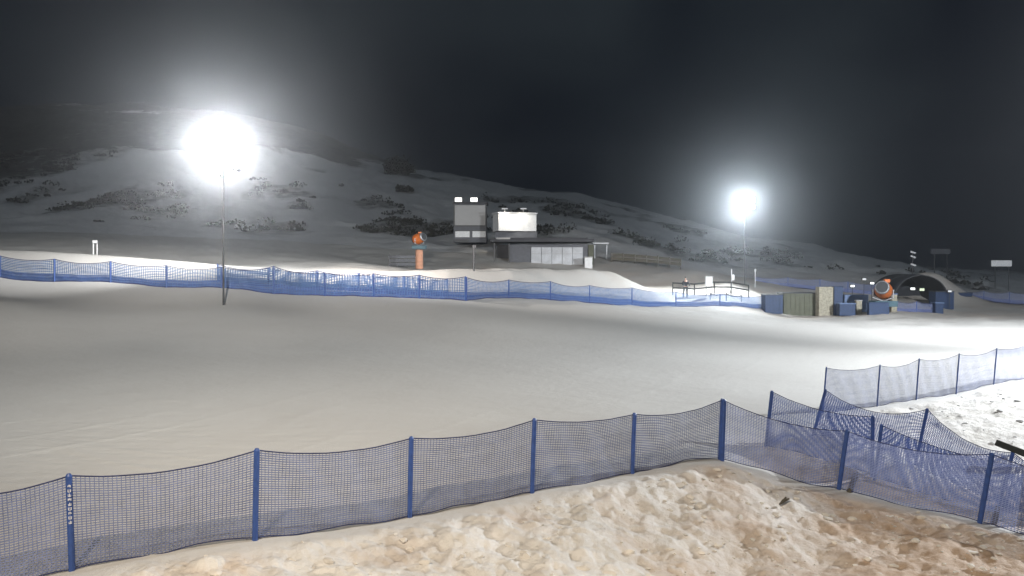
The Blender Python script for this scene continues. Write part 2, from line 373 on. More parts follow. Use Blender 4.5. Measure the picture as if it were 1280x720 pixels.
# ------------------------------------------------------------------ safety fences
def fence(label, posts, sp=(.033, .050), wd=(.0165, .0105), sag=.10, netm='net', group=None, rad=.034, lift=.03, marks=(), lean=.0, vis_h=1.15, bellow=.05, shade_strip=0.0):
    """posts: (px, py_top or None, Y, lean_x) -> a run of netting on plastic posts"""
    P = []
    for q in posts:
        gp = ground(q[0], q[2]); top = at(q[0] + (q[3] if len(q) > 3 else 0), q[1], q[2]) if q[1] is not None else gp + Vector((random.uniform(-.04, .06), 0, vis_h))
        P.append((gp, top))
    t = thing('safety_fence', label, 'fence', P[0][0], group)
    for i, (b_, tp) in enumerate(P):
        d = (tp - b_)
        mb = MB(); mb.tube([b_ - d * .14, b_ + d * .35, tp, tp + d.normalized() * .03], [rad, rad, rad, rad * .55], 10)
        po = mb.build('post', M['post'], t, smooth=False)
        if i in marks:
            for k in range(9):
                c = b_ + d * (.90 - .047 * k) + (Vector((0, 0, b_.z)) - b_).normalized() * (rad * 1.03 + .002)
                mk = MB()
                for s_ in range(3):
                    mk.box(c + Vector(((s_ - 1) * .013, (s_ - 1) * .013 * -b_.x / b_.y,  (s_ % 2) * .006 + (k % 2) * .004)), (.009 if (k + s_) % 2 else .006, .003, .030 if (k * 3 + s_) % 4 else .014), math.atan2(-b_.x, b_.y))
                mk.box(c + Vector((0, -.001, -.013 + .02 * (k % 3 == 0))), (.034, .003, .007), math.atan2(-b_.x, b_.y))
                mk.build('letter', M['print'], po)
    net = MB(); rope = MB(); brope = MB(); sk = MB()
    rng = random.Random(int(P[0][0].x * 100))
    for (b0, t0), (b1, t1) in zip(P[:-1], P[1:]):
        L = (b1 - b0).length; sg = sag * rng.uniform(.8, 1.35); bl = rng.uniform(-bellow, bellow)
        nrm = Vector((-(b1 - b0).y, (b1 - b0).x, 0)).normalized()
        nseg = 12
        bot = []
        for k in range(nseg + 1):
            s = k / nseg; p = b0.lerp(b1, s); z = gz(p.x, p.y)
            bot.append(Vector((p.x, p.y, z + lift + .03 * math.sin(s * 9 + b0.x) * (s * (1 - s)) * 4)))
        bot[0].z = min(bot[0].z, b0.z + lift + .02)
        def S(s, tv):
            k = min(int(s * nseg), nseg - 1); f = s * nseg - k
            bb = bot[k].lerp(bot[k + 1], f)
            tt = t0.lerp(t1, s); tt = tt - Vector((0, 0, 4 * sg * s * (1 - s)))
            p = bb.lerp(tt, tv)
            return p + nrm * (bl * 4 * s * (1 - s) * math.sin(math.pi * min(1, tv * 1.1)) + .012 * math.sin(s * 23 + tv * 7))
        H = (t0 - b0).length; nr = max(6, round(H / sp[0])); nc = max(6, round(L / sp[1]))
        for r in range(nr + 1):
            tv = r / nr; hw = wd[0] / H / 2 * rng.uniform(.85, 1.15)
            prev = None
            for k in range(nseg + 1):
                s = k / nseg; lo, hi = S(s, tv - hw), S(s, tv + hw)
                if prev: net.quad(prev[0], lo, hi, prev[1])
                prev = (lo, hi)
        for c in range(nc):
            s = (c + .5) / nc; hw = wd[1] / L / 2; prev = None
            for k in range(5):
                tv = k / 4; l_, r_ = S(s - hw, tv) + nrm * .003, S(s + hw, tv) + nrm * .003
                if prev: net.quad(prev[0], prev[1], r_, l_)
                prev = (l_, r_)
        rr = .008 if b0.y < 35 else .02
        if shade_strip:  # dark strip added low on the net, standing in for its shadow
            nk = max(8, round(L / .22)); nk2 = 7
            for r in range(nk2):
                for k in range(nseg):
                    v0, v1 = shade_strip * (r + .08) / nk2, shade_strip * (r + .92) / nk2
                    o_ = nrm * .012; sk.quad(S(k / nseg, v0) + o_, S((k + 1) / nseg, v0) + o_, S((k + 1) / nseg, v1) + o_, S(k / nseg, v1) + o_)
        rope.tube([S(k / nseg, 1.0) + Vector((0, 0, .004)) for k in range(nseg + 1)], rr, 6)
        brope.tube([S(k / nseg, 0.0) for k in range(nseg + 1)], rr * 1.1, 6)
    if shade_strip: sk.build('lower_shade_band', M['shade_band'], t)
    net.build('netting', M[netm], t); rope.build('top_rope', M['rope'], t); brope.build('bottom_rope', M['rope'], t)
    return t

fence('long blue net fence in the foreground, from left edge to the bank crest',
      [(-150,622,10.2,0),(85,595,10.9,1),(316,563,11.9,5),(511,548,13.4,3),(665,525,14.5,3),(791,518,15.8,2),(901,500,17,2)], marks=(1,), rad=.040, group='blue safety net fences')
fence('blue net fence running downhill right from the crest corner, above the brown rubble snow',
      [(904,501,16.96,1),(1051,539,17,8),(1229,568,15.5,11),(1450,600,14.3,8)], sag=.16, rad=.045, group='blue safety net fences')
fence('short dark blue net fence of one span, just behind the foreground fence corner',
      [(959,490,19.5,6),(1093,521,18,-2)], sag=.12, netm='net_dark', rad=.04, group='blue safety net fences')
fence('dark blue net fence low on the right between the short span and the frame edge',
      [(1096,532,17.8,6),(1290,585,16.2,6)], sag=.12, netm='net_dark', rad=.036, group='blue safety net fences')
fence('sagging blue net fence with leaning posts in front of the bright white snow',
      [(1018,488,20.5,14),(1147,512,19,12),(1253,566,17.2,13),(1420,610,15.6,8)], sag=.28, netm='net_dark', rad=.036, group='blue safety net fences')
fence('pale blue net fence climbing to the right edge behind the bright white snow',
      [(1030,460,23.5,3),(1098,457,25,2),(1147,449,26,2),(1197,443,27,2),(1244,436,28.5,2),(1283,431,30,1),(1345,424,31,1)], sag=.10, wd=(.012, .009), rad=.022, group='blue safety net fences')
FARW = dict(sp=(.09, .14), wd=(.040, .035), rad=.038, lift=.02, sag=.14, shade_strip=.36)
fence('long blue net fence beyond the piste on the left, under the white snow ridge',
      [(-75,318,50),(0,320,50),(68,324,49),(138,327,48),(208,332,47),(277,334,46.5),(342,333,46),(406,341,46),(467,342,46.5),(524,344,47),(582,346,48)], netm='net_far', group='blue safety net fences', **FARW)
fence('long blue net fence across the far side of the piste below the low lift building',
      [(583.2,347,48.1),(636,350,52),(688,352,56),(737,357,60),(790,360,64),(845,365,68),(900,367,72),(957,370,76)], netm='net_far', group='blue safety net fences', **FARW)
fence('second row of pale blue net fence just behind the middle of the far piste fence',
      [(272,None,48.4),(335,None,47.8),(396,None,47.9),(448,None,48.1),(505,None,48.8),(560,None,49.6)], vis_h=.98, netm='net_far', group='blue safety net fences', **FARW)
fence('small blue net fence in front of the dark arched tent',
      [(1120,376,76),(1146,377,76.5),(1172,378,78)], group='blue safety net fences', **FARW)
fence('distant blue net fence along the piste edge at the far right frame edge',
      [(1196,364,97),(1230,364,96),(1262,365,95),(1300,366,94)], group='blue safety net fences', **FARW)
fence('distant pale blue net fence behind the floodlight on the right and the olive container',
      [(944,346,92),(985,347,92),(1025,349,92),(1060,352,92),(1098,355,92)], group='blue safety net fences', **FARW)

# ------------------------------------------------------------------ floodlight masts
def mast(label, px, pyl, Y, energy, color, spread, ground_w, head=1.0, gpt=None):
    b_ = ground(px, Y); L = at(px, pyl, Y)
    t = thing('floodlight_mast', label, 'floodlight', b_, 'tall floodlight masts on the piste')
    MB().tube([b_ - Vector((0, 0, .4)), b_.lerp(L, .5), L - Vector((0, 0, .2))], [.05, .04, .03], 12).build('pole', M['mast'], t, smooth=True)
    MB().box(L + Vector((0, .12, .32 * head)), (1.9 * head, .08, .08)).box(L + Vector((0, .12, -.32 * head)), (1.9 * head, .08, .08)).box(L + Vector((0, .12, 0)), (.1, .1, .8 * head)).build('crossbar', M['dark'], t)
    for iz in (-1, 1):
        for ix in (-1.5, -.5, .5, 1.5):
            c = L + Vector((ix * .47 * head, 0, iz * .32 * head))
            hb = MB(); hb.box(c, (.40 * head, .16, .42 * head))
            ho = hb.build('floodlight_head', M['dark'], t, bevel=.02)
            MB().box(c + Vector((0, -.09, -.01)), (.35 * head, .02, .36 * head)).build('lens', M['lamp_white'], ho)
    # beams at this lamp: one along the piste towards the lift house, wide ones on the snow
    light('beam', 'SPOT', L + Vector((0, -.3, 0)), energy, color, target=(0, 0, CZ + 2), parent=t, spot_size=R(spread), spot_blend=1.0, shadow_soft_size=.35 * head)
    for gp in gpt:
        warm = gp.x > 0 and px < 500  # added warm beams to brighten the far bank, not this lamp's colour
        light('wide_beam', 'SPOT', L + Vector((0, .3, -.3)), ground_w, (1.0, .86, .76) if warm else color, target=gp, parent=t, spot_size=R(74), spot_blend=.9, shadow_soft_size=.3)
    return t
mast('nearer and brighter floodlight mast, on the left of the piste', 279, 190, 43, 15500, (1, 1, 1), 20, 9500, 1.0, gpt=[at(-20, 285, 56), at(130, 297, 57), at(260, 305, 58), at(420, 318, 57), at(640, 335, 58), at(760, 338, 66), at(700, 334, 64)])
mast('farther floodlight mast with bluish glare, to the right of the buildings', 931, 254, 84, 8200, (.86, .95, 1.0), 20, 34000, 1.0, gpt=[at(700, 350, 70), at(820, 352, 72), at(915, 362, 76)])

# ------------------------------------------------------------------ lift buildings beyond the piste
def P3(px, py, Y): return at(px, py, Y)
def vbox(mb, x0, y0, x1, y1, Y, depth, rz=0.0):
    """box whose front face spans those rows and columns at distance Y and which runs back by depth"""
    a_, b_ = at(x0, y1, Y), at(x1, y0, Y); cx, cz = (a_.x + b_.x) / 2, (a_.z + b_.z) / 2
    return mb.box((cx, Y + depth / 2, cz), (abs(b_.x - a_.x), depth, abs(b_.z - a_.z)), rz)

# tall hut with a blank grey board and two lamps
Y = 104
t = thing('board_hut', 'tall narrow hut with a blank grey board below two lit lamps on its roof', 'hut', ground(588, Y))
vbox(MB(), 567, 254.5, 608, 303, Y, 3.0).build('wall', M['dgrey'], t)
vbox(MB(), 565.5, 252.5, 609.5, 255, Y - .25, 3.5).build('roof', M['roof'], t)
vbox(MB(), 568.5, 256.5, 606.5, 281.5, Y - .09, .08).build('blank_board', M['grey'], t, bevel=.01)
for q in ((567, 255.4, 568.3, 283), (606.7, 255.4, 608, 283), (568.3, 281.7, 606.7, 283)):
    vbox(MB(), *q, Y - .12, .11).build('board_frame', M['dark'], t)
for q in ((569, 289, 587, 296.5), (590.5, 289, 607, 296.5)):
    wn = vbox(MB(), *q, Y - .06, .05).build('window', M['white'], t)
    q2 = (q[0] - .7, q[1] - .9, q[2] + .7, q[1] - .1); vbox(MB(), *q2, Y - .12, .11).build('lintel', M['dark'], wn)
vbox(MB(), 569, 299, 586, 303, Y - .4, .35).build('step', M['dark'], t)
for px in (573, 592.5):
    lp = vbox(MB(), px - 4.6, 246.8, px + 4.6, 252.2, Y + .2, .5).build('roof_lamp', M['dark'], t, bevel=.03)
    vbox(MB(), px - 4.2, 247.2, px + 4.2, 252, Y + .12, .07).build('lens', M['lamp_small'], lp)
# lit cabin
Y = 100
t = thing('control_cabin', 'brightly lit white cabin with lamps along its roof edge, above the low station', 'cabin', ground(642, Y))
c = at(642, 278, Y)
def rot(mb, name, m, rz, **k): return mb.build(name, m, t, **k)
rz_ = .30
cx, cz = c.x, at(0, 277, Y).z; Wd = 4.9; Hh = at(0, 267, Y).z - at(0, 288.5, Y).z
MB().box((cx + .1, Y + 1.6, (at(0, 267, Y).z + at(0, 289, Y).z) / 2), (4.5, 2.4, Hh), rz_).build('body', M['white'], t, bevel=.03)
MB().box((cx + .1, Y + 1.6, at(0, 266, Y).z), (4.7, 2.6, .16), rz_).build('roof', M['white'], t, bevel=.02)
vbox(MB(), 619, 290, 671, 303, Y + .5, 2.4).build('plinth', M['dgrey'], t)
vbox(MB(), 620, 297, 668, 300.5, Y + .25, .2).build('pale_band', M['grey'], t)
for px in (631, 654):
    b0 = at(px, 265, Y)
    ar = MB().tube([b0 + Vector((0, .2, 0)), b0 + Vector((0, -.6, .30)), b0 + Vector((0, -1.1, .30))], .03, 6).build('lamp_arm', M['white'], t)
    hd = MB().box(b0 + Vector((0, -1.1, .30)), (.65, .3, .14)).build('lamp_head', M['white'], ar)
    light('cabin_lamp', 'SPOT', b0 + Vector((0, -1.1, .18)), 300, (1.0, .93, .80), target=b0 + Vector((0, .6, -1.7)), parent=t, spot_size=R(115), spot_blend=.8, shadow_soft_size=.1)
# low station building
Y = 94
t = thing('lift_station', 'low lift station with a flat dark roof and a wide pale panelled front', 'building', ground(680, Y))
vbox(MB(), 636, 306, 735, 336, Y + .3, 6).build('wall', M['dgrey'], t)
rf = MB(); a0, a1 = at(613, 304, Y), at(741, 304, Y)
rf.box(((a0.x + a1.x) / 2, Y + 2.8, at(0, 301, Y).z), (a1.x - a0.x, 8.2, .28)); rf.box(((a0.x + a1.x) / 2 + .8, Y + 3.2, at(0, 298.6, Y).z), (a1.x - a0.x - 2.6, 6.4, .26))
rf.build('roof', M['roof'], t, bevel=.03)
for k in range(5):
    x0_ = 664 + k * 13.0
    pn = vbox(MB(), x0_, 309, x0_ + 12.5, 334.5, Y + .16, .1).build('front_panel', M['pale_panel'], t, bevel=.008)
    vbox(MB(), x0_ + .6, 317 , x0_ + 11.9, 317.6, Y + .12, .03).build('rail', M['grey'], pn)
vbox(MB(), 621, 306, 636, 336, Y + 2.6, 2.5).build('shaded_bay_wall', M['roof'], t)
for px in (618, 636.5): vbox(MB(), px - .8, 304, px + .8, 337, Y - .3, .16).build('support_post', M['dark'], t)
vbox(MB(), 735.5, 306, 742, 333, Y + .1, 1.5).build('side_store', M['olive'], t)
t = thing('white_cabinet', 'small white cabinet beside the right corner of the lift station', 'cabinet', ground(736, 92))
vbox(MB(), 731, 322, 740.5, 337, 92, .8).build('body', M['white'], t, bevel=.03); vbox(MB(), 730.4, 320.8, 741.1, 322, 91.9, 1.0).build('lid', M['grey'], t)
t = thing('canopy', 'thin white canopy on two posts to the right of the lift station', 'canopy', ground(751, 98))
vbox(MB(), 741, 303.2, 761, 305, 98, 1.6).build('canopy_roof', M['white'], t, bevel=.02)

for px in (743.5, 758.5): vbox(MB(), px - .4, 305.1, px + .4, 330, 98.6, .1).build('post', M['steel'], t)
t = thing('board_fence', 'low beige boarded fence between the station and the wooden rail', 'fence', ground(800, 97))
for k in range(7):
    px = 764 + k * 14.5; g0 = ground(px, 97); MB().box(g0 + Vector((0, 0, .45)), (.10, .10, 1.3)).build('post', M['wood'], t)
for k in range(6):
    g0, g1 = ground(765 + k * 14.5, 97), ground(778 + k * 14.5, 97); mb = MB()
    q = [(.25, .62), (.68, 1.02)]
    for lo, hi in q:
        mb.v += [tuple(g0 + Vector((0, -.08, lo))), tuple(g1 + Vector((0, -.08, lo))), tuple(g1 + Vector((0, -.08, hi))), tuple(g0 + Vector((0, -.08, hi))),
                 tuple(g0 + Vector((0, -.05, lo))), tuple(g1 + Vector((0, -.05, lo))), tuple(g1 + Vector((0, -.05, hi))), tuple(g0 + Vector((0, -.05, hi)))]
        n_ = len(mb.v) - 8
        for f in ((0, 1, 2, 3), (7, 6, 5, 4), (0, 4, 5, 1), (3, 2, 6, 7), (0, 3, 7, 4), (1, 5, 6, 2)): mb.f.append(tuple(n_ + i for i in f))
    mb.build('boards', M['wood'], t)

# ------------------------------------------------------------------ snow cannons
def cannon(label, px, pyh, Y, s, yaw, tower_h, padm, group='orange snow cannons'):
    g0 = ground(px, Y); H = at(px, pyh, Y)
    t = thing('snow_cannon', label, 'snow cannon', g0, group)
    d = Vector((math.sin(yaw), -math.cos(yaw), .28)).normalized()
    prof = [(-.55, .50), (-.50, .56), (-.2, .58), (.15, .54), (.50, .45), (.56, .45)]
    MB().tube([H + d * p * s for p, _ in prof], [r * s for _, r in prof], 24).build('fan_drum', M['orange'], t, smooth=True)
    MB().tube([H + d * .56 * s, H + d * .70 * s], [.47 * s, .44 * s], 24).build('nozzle_ring', M['steel'], t, smooth=True)
    MB().tube([H + d * .705 * s, H + d * .72 * s], [.38 * s, .36 * s], 20).build('outlet', M['dark'], t)
    MB().tube([H - d * .56 * s, H - d * .72 * s], [.56 * s, .45 * s], 20).build('intake_grille', M['dark'], t)
    side = Vector((0, 0, 1)).cross(d).normalized(); yk = MB()
    for k in (-1, 1): yk.tube([H + side * .64 * s * k, H + side * .64 * s * k - Vector((0, 0, .55 * s)), H - Vector((0, 0, .78 * s))], .05 * s, 6)
    yk.build('yoke', M['steel'], t)
    MB().box(H - Vector((0, 0, .95 * s)), (1.5 * s, 1.2 * s, .38 * s)).build('machine_tray', M['teal'], t, bevel=.03)
    zt = H.z - 1.15 * s
    MB().tube([Vector((H.x, H.y, g0.z - .3)), Vector((H.x, H.y, zt))], .14 * s, 10).build('column', M['steel'], t)
    if padm:
        MB().tube([Vector((H.x, H.y, g0.z + .05)), Vector((H.x, H.y, g0.z + .1)), Vector((H.x, H.y, zt - .1)), Vector((H.x, H.y, zt - .05))], [.36 * s, .42 * s, .40 * s, .34 * s], 12).build('pad', M[padm], t, smooth=True)
    ct = MB().box(H + side * .2 * s - d * .1 * s + Vector((0, 0, .62 * s)), (.34 * s, .3 * s, .22 * s)).build('control_box', M['orange'], t, bevel=.02)
    return t
cannon('orange snow cannon on a padded column below the hill, left of the buildings', 524, 298, 76, .80, .9, 0, 'peach')
cannon('orange snow cannon among blue pads beside the dark arched tent', 1104, 362, 72, 1.2, -.5, 0, 'blue')

# ------------------------------------------------------------------ rail, person and sign by the right mast
def rail_thing(label, pts, Y, hs, m='black', r=.06, name='wooden_rail', cat='rail', posts=True):
    """two timber rails on short posts"""
    t = thing(name, label, cat, ground(pts[0], Y))
    for h in hs:
        MB().tube([ground(p, Y) + Vector((0, 0, h)) for p in pts], r, 6).build('rail', M[m], t)
    if posts:
        for p in pts: g0 = ground(p, Y); MB().tube([g0 - Vector((0, 0, .3)), g0 + Vector((0, 0, max(hs) + .06))], .055, 6).build('post', M[m], t)
    return t
rail_thing('dark two bar timber rail on the bright snow where the person stands', [841, 868, 893, 914, 936], 79.0, (.62, 1.05), r=.075)
t = thing('rope_line', 'low sagging dark rope line on short stakes below the timber rail', 'rope line', ground(888, 76.5))
for p in (888, 908, 927): g0 = ground(p, 76.5); MB().tube([g0 - Vector((0, 0, .2)), g0 + Vector((0, 0, .62))], .035, 6).build('stake', M['dark'], t)
rp = []
for k in range(13):
    s_ = k / 12; rp.append(ground(888 + 39 * s_, 76.5) + Vector((0, 0, .58 - .22 * abs(math.sin(math.pi * 2 * s_)))))
MB().tube(rp, .03, 6).build('rope', M['dark'], t)
t = thing('notice_box', 'white box shaped notice on two thin legs in front of the timber rail', 'sign', ground(885, 78.2))
g0 = ground(886, 78.2)
for k in (-1, 1): MB().tube([g0 + Vector((.22 * k, 0, -.2)), g0 + Vector((.22 * k, 0, .95))], .035, 6).build('leg', M['dark'], t)
MB().box(g0 + Vector((0, 0, 1.3)), (.62, .30, .80)).build('notice_case', M['white'], t, bevel=.03)
MB().box(g0 + Vector((0, 0, 1.74)), (.70, .38, .06)).build('cap', M['grey'], t)
t = thing('marker_post', 'slim white marker post with a round top left of the right mast', 'post', ground(915, 80.5)); g0 = ground(914.5, 80.5)
MB().tube([g0 - Vector((0, 0, .2)), g0 + Vector((0, 0, 1.9))], .05, 8).build('pole', M['white'], t)
MB().box(g0 + Vector((.14, -.03, 1.15)), (.26, .05, .5)).build('plate', M['white'], t, bevel=.02)
t = thing('marker_post', 'thin white stake just right of the right mast', 'post', ground(944, 84)); g0 = ground(944, 84)
MB().tube([g0 - Vector((0, 0, .2)), g0 + Vector((0, 0, 1.75))], .04, 8).build('pole', M['white'], t); MB().box(g0 + Vector((0, -.04, 1.6)), (.16, .04, .22)).build('reflector', M['white'], t)

def person(px, Y, label):
    g0 = ground(px, Y)
    def skin(name, joints, edges, m, parent=None, root=0, sub=2):
        me = bpy.data.meshes.new(name); me.from_pydata([tuple(j[0]) for j in joints], edges, []); me.update()
        o_ = bpy.data.objects.new(name, me); COL.objects.link(o_); me.materials.append(m)
        sk = o_.modifiers.new('skin', 'SKIN'); sk.use_smooth_shade = True
        for i, j in enumerate(joints):
            r_ = j[1]; me.skin_vertices[0].data[i].radius = r_ if isinstance(r_, tuple) else (r_, r_)
            me.skin_vertices[0].data[i].use_root = (i == root)
        sb = o_.modifiers.new('sub', 'SUBSURF'); sb.levels = sub; sb.render_levels = sub
        if parent: o_.parent = parent
        return o_
    J = [((0,0,.95),(.15,.11)), ((0,0,1.2),(.14,.10)), ((0,0,1.42),(.16,.10)), ((0,-.01,1.52),.055), ((0,-.03,1.62),(.075,.09)), ((0,-.03,1.72),(.075,.09)),
         ((.19,0,1.42),.06), ((.30,-.08,1.18),.045), ((.26,-.34,1.10),.032), ((-.19,0,1.42),.06), ((-.30,-.06,1.18),.045), ((-.26,-.32,1.10),.032),
         ((.10,0,.88),.095), ((.13,-.02,.48),.065), ((.14,.02,.08),.045), ((.14,-.14,.04),.04), ((-.10,0,.88),.095), ((-.16,.02,.48),.065), ((-.20,.05,.08),.045), ((-.20,-.11,.04),.04)]
    E = [(0,1),(1,2),(2,3),(3,4),(4,5),(2,6),(6,7),(7,8),(2,9),(9,10),(10,11),(0,12),(12,13),(13,14),(14,15),(0,16),(16,17),(17,18),(18,19)]
    body = skin('person', J, E, M['skin']); body.location = g0
    tag(body, label, 'person')
    f = 1.28; up = lambda q, k=f: (q[0] * k, q[1] * k) if isinstance(q, tuple) else (q * k, q * k)
    ji = [0,1,2,6,7,8,9,10,11]; mp_ = {j: i for i, j in enumerate(ji)}
    skin('jacket', [(J[j][0], up(J[j][1], 1.35)) for j in ji], [(mp_[a_], mp_[b_]) for a_, b_ in E if a_ in mp_ and b_ in mp_], M['cloth'], body)
    ji = [0,12,13,14,16,17,18]; mp2 = {j: i for i, j in enumerate(ji)}
    skin('trousers', [(J[j][0], up(J[j][1], 1.25)) for j in ji], [(mp2[a_], mp2[b_]) for a_, b_ in E if a_ in mp2 and b_ in mp2], M['cloth'], body)
    for k in (14, 18):
        p_ = Vector(J[k][0]); q_ = Vector(J[k + 1][0]); 
        skin('boot', [(tuple(p_ + Vector((0, 0, .06))), .065), (tuple(p_ + Vector((0, .01, -.01))), .07), (tuple(q_ + Vector((0, 0, .01))), .055)], [(0, 1), (1, 2)], M['dark'], body, sub=1)
    skin('hat', [((0, -.02, 1.70), (.092, .105)), ((0, -.02, 1.80), (.07, .08)), ((0, -.02, 1.86), (.03, .03))], [(0, 1), (1, 2)], M['cloth'], body)
    for k in (8, 11):
        p_ = Vector(J[k][0]); skin('glove', [(tuple(p_), .045), (tuple(p_ + Vector((0, -.09, -.01))), .05), (tuple(p_ + Vector((0, -.16, -.05))), .03)], [(0, 1), (1, 2)], M['dark'], body, sub=1)
    # face, small as it is: eyes, nose, ears
    return body
person(857, 78.4, 'person in dark winter clothing and hat standing at the dark timber rail')

# ------------------------------------------------------------------ markers and poles on the slope
t = thing('trail_marker', 'pair of white marker stakes under a small white plate on the left slope', 'marker', ground(119, 62)); g0 = ground(119.5, 62)
for k in (-1, 1): MB().tube([g0 + Vector((.13 * k, 0, -.3)), g0 + Vector((.13 * k, 0, .78))], .045, 8).build('stake', M['white'], t)
MB().box(g0 + Vector((0, -.03, .90)), (.34, .06, .2)).build('plate', M['white'], t, bevel=.015)
t = thing('thin_pole', 'thin dark pole with a small cross arm in front of the tall hut', 'pole', ground(592, 56)); g0 = ground(592, 56)
MB().tube([g0 - Vector((0, 0, .3)), g0 + Vector((.05, 0, 1.6))], .05, 8).build('pole', M['dark'], t); MB().box(g0 + Vector((.05, 0, 1.55)), (.22, .05, .16)).build('cross_arm', M['dark'], t)
t = thing('slatted_barrier', 'low dark slatted barrier behind the left snow cannon', 'barrier', ground(500, 79))
for k in range(4):
    g0 = ground(487 + k * 11, 79); MB().box(g0 + Vector((0, 0, .45)), (.09, .09, 1.2)).build('post', M['dark'], t)
mb = MB(); 
for k in range(3):
    g0 = ground(487 + 16.5, 79); mb = MB().box(g0 + Vector((0, -.08, .25 + .33 * k)), (2.5, .04, .24)); mb.build('slat', M['dgrey'], t)
t = thing('marker_mast', 'slender mast with three pale reflective bands beyond the dark tent', 'mast', ground(1141, 100)); g0 = ground(1141, 100); tp = at(1141, 313, 100)
MB().tube([g0 - Vector((0, 0, .3)), tp], [.09, .06], 8).build('pole', M['dark'], t)
for py in (315.5, 321, 331):
    c = at(1141, py, 100); MB().box(c + Vector((0, -.1, 0)), (.62, .06, .17), 0, Matrix.Rotation(R(18), 3, 'Y')).build('reflective_band', M['white'], t)
t = thing('lit_sign', 'small lit white sign on two posts at the far right edge', 'sign', ground(1252, 120)); g0 = ground(1252, 120)
vbox(MB(), 1240, 325.5, 1265, 333, 120, .25).build('sign_panel', M['signlit'], t, bevel=.02)
for px in (1244, 1261): q = ground(px, 120.3); MB().tube([q - Vector((0, 0, .3)), at(px, 326, 120.35)], .07, 8).build('post', M['dark'], t)
t = thing('dim_sign', 'dim grey sign board on two posts above the dark tent', 'sign', ground(1176, 122))
vbox(MB(), 1164, 311, 1188, 317.5, 122, .2).build('sign_panel', M['dgrey'], t, bevel=.02)
for px in (1168, 1184): q = ground(px, 122.4); MB().tube([q - Vector((0, 0, .3)), at(px, 312, 122.3)], .07, 8).build('post', M['dark'], t)

# ------------------------------------------------------------------ cluster of equipment on the right
def crate(name, label, cat, x0, y0, x1, Y, dep, m, lidm=None, rz=0.0, group=None, lidh=.08, feet=True, bands=0):
    g0 = ground((x0 + x1) / 2, Y); zt = at(0, y0, Y).z; Wd = (x1 - x0) / F * Y; hgt = zt - g0.z
    t = thing(name, label, cat, g0, group)
    c = g0 + Vector((0, dep / 2, hgt / 2 - .03))
    MB().box(c, (Wd, dep, hgt - lidh + .06), rz).build('body', M[m], t, bevel=.03)
    if lidm: MB().box(g0 + Vector((0, dep / 2, hgt - lidh / 2)), (Wd + .08, dep + .08, lidh), rz).build('lid', M[lidm], t, bevel=.02)
    for k in range(bands):
        bx = -Wd / 2 + Wd * (k + .5) / bands
        MB().box(g0 + Vector((bx, -.03, hgt / 2)), (.07, .04, hgt * .86), 0).build('rib', M[m], t)
    return t
crate('equipment_container', 'long olive green container between the blue crate and the beige sack', 'container', 980, 366, 1021, 75, 2.0, 'olive', 'dark', bands=7)
crate('equipment_crate', 'dark blue crate at the left end of the olive container', 'crate', 957, 368, 979, 74.5, 1.3, 'blue', 'dark', bands=3)
crate('feed_sack', 'upright beige sack on the right end of the olive container row', 'sack', 1024, 358, 1042, 74, .9, 'beige', None, bands=0)
crate('upright_pad', 'tall dark blue pad next to the beige sack', 'pad', 1043, 358, 1054, 74, .5, 'blue', 'blue')
crate('low_mat', 'low wide dark blue mat between the tall pad and the beige post pad', 'mat', 1050, 379, 1070, 72.5, .8, 'blue', 'lblue')
crate('folded_tarpaulin', 'pale blue tarpaulin bundle behind the low blue mat', 'tarpaulin', 1056, 368, 1086, 76, 1.0, 'lblue', None)
crate('post_pad', 'small beige post pad left of the right snow cannon', 'pad', 1071, 375, 1078, 73, .4, 'beige', 'grey')
crate('wide_pad', 'wide blue pad at the foot of the right snow cannon', 'pad', 1087, 378, 1112, 70.5, .45, 'blue', 'blue')
crate('pale_pad', 'pale greenish pad standing between the right snow cannon and the small net fence', 'pad', 1115, 367, 1122, 75, .5, 'beige', 'lblue')
crate('blue_barrel_crate', 'deep blue crate at the right end of the small net fence', 'crate', 1170, 378, 1180, 77, .9, 'blue', 'lblue')
crate('storage_chest', 'wide blue chest in front of the right side of the dark arched tent', 'chest', 1170, 364, 1193, 85, 1.4, 'blue', 'dark', bands=2)
crate('blue_cabin_pad', 'deep blue block at the left end of the distant right net fence', 'block', 1200, 366, 1216, 93, 1.0, 'blue', 'blue')
# arched tent
Y = 87; g0 = ground(1152, Y)
t = thing('arched_tent', 'dark arched fabric tent beyond the right snow cannon with lamps inside its mouth', 'tent', g0)
Wt = 72 / F * Y / 2; Ht = at(0, 343, Y).z - g0.z; mb = MB(); NA, NL = 22, 8
def arc(s_, y_, k=1.0):
    th = math.pi * s_; return g0 + Vector((-Wt * k * math.cos(th), y_, Ht * k * math.sin(th) ** .85))
idx = []
for j in range(NL + 1):
    row = []
    for i in range(NA + 1):
        sag_ = 1 - .025 * (1 + math.cos(j * math.pi)) / 2
        mb.v.append(tuple(arc(i / NA, j * .75, sag_))); row.append(len(mb.v) - 1)
    idx.append(row)
for j in range(NL):
    for i in range(NA): mb.f.append((idx[j][i], idx[j][i + 1], idx[j + 1][i + 1], idx[j + 1][i]))
ts = mb.build('fabric_shell', M['tent'], t, smooth=True); so = ts.modifiers.new('thickness', 'SOLIDIFY'); so.thickness = .05
mb = MB(); c0 = g0 + Vector((0, 5.9, 0)); n0 = len(mb.v)
for i in range(NA + 1): mb.v.append(tuple(arc(i / NA, 5.9, .96)))
mb.f.append(tuple(range(NA + 1))); ew = mb.build('end_wall', M['tent'], t); so = ew.modifiers.new('thickness', 'SOLIDIFY'); so.thickness = .04
for y_ in (0.0, 3.0): MB().tube([arc(i / NA, y_, .97) for i in range(NA + 1)], .05, 6).build('hoop', M['mast'], t)
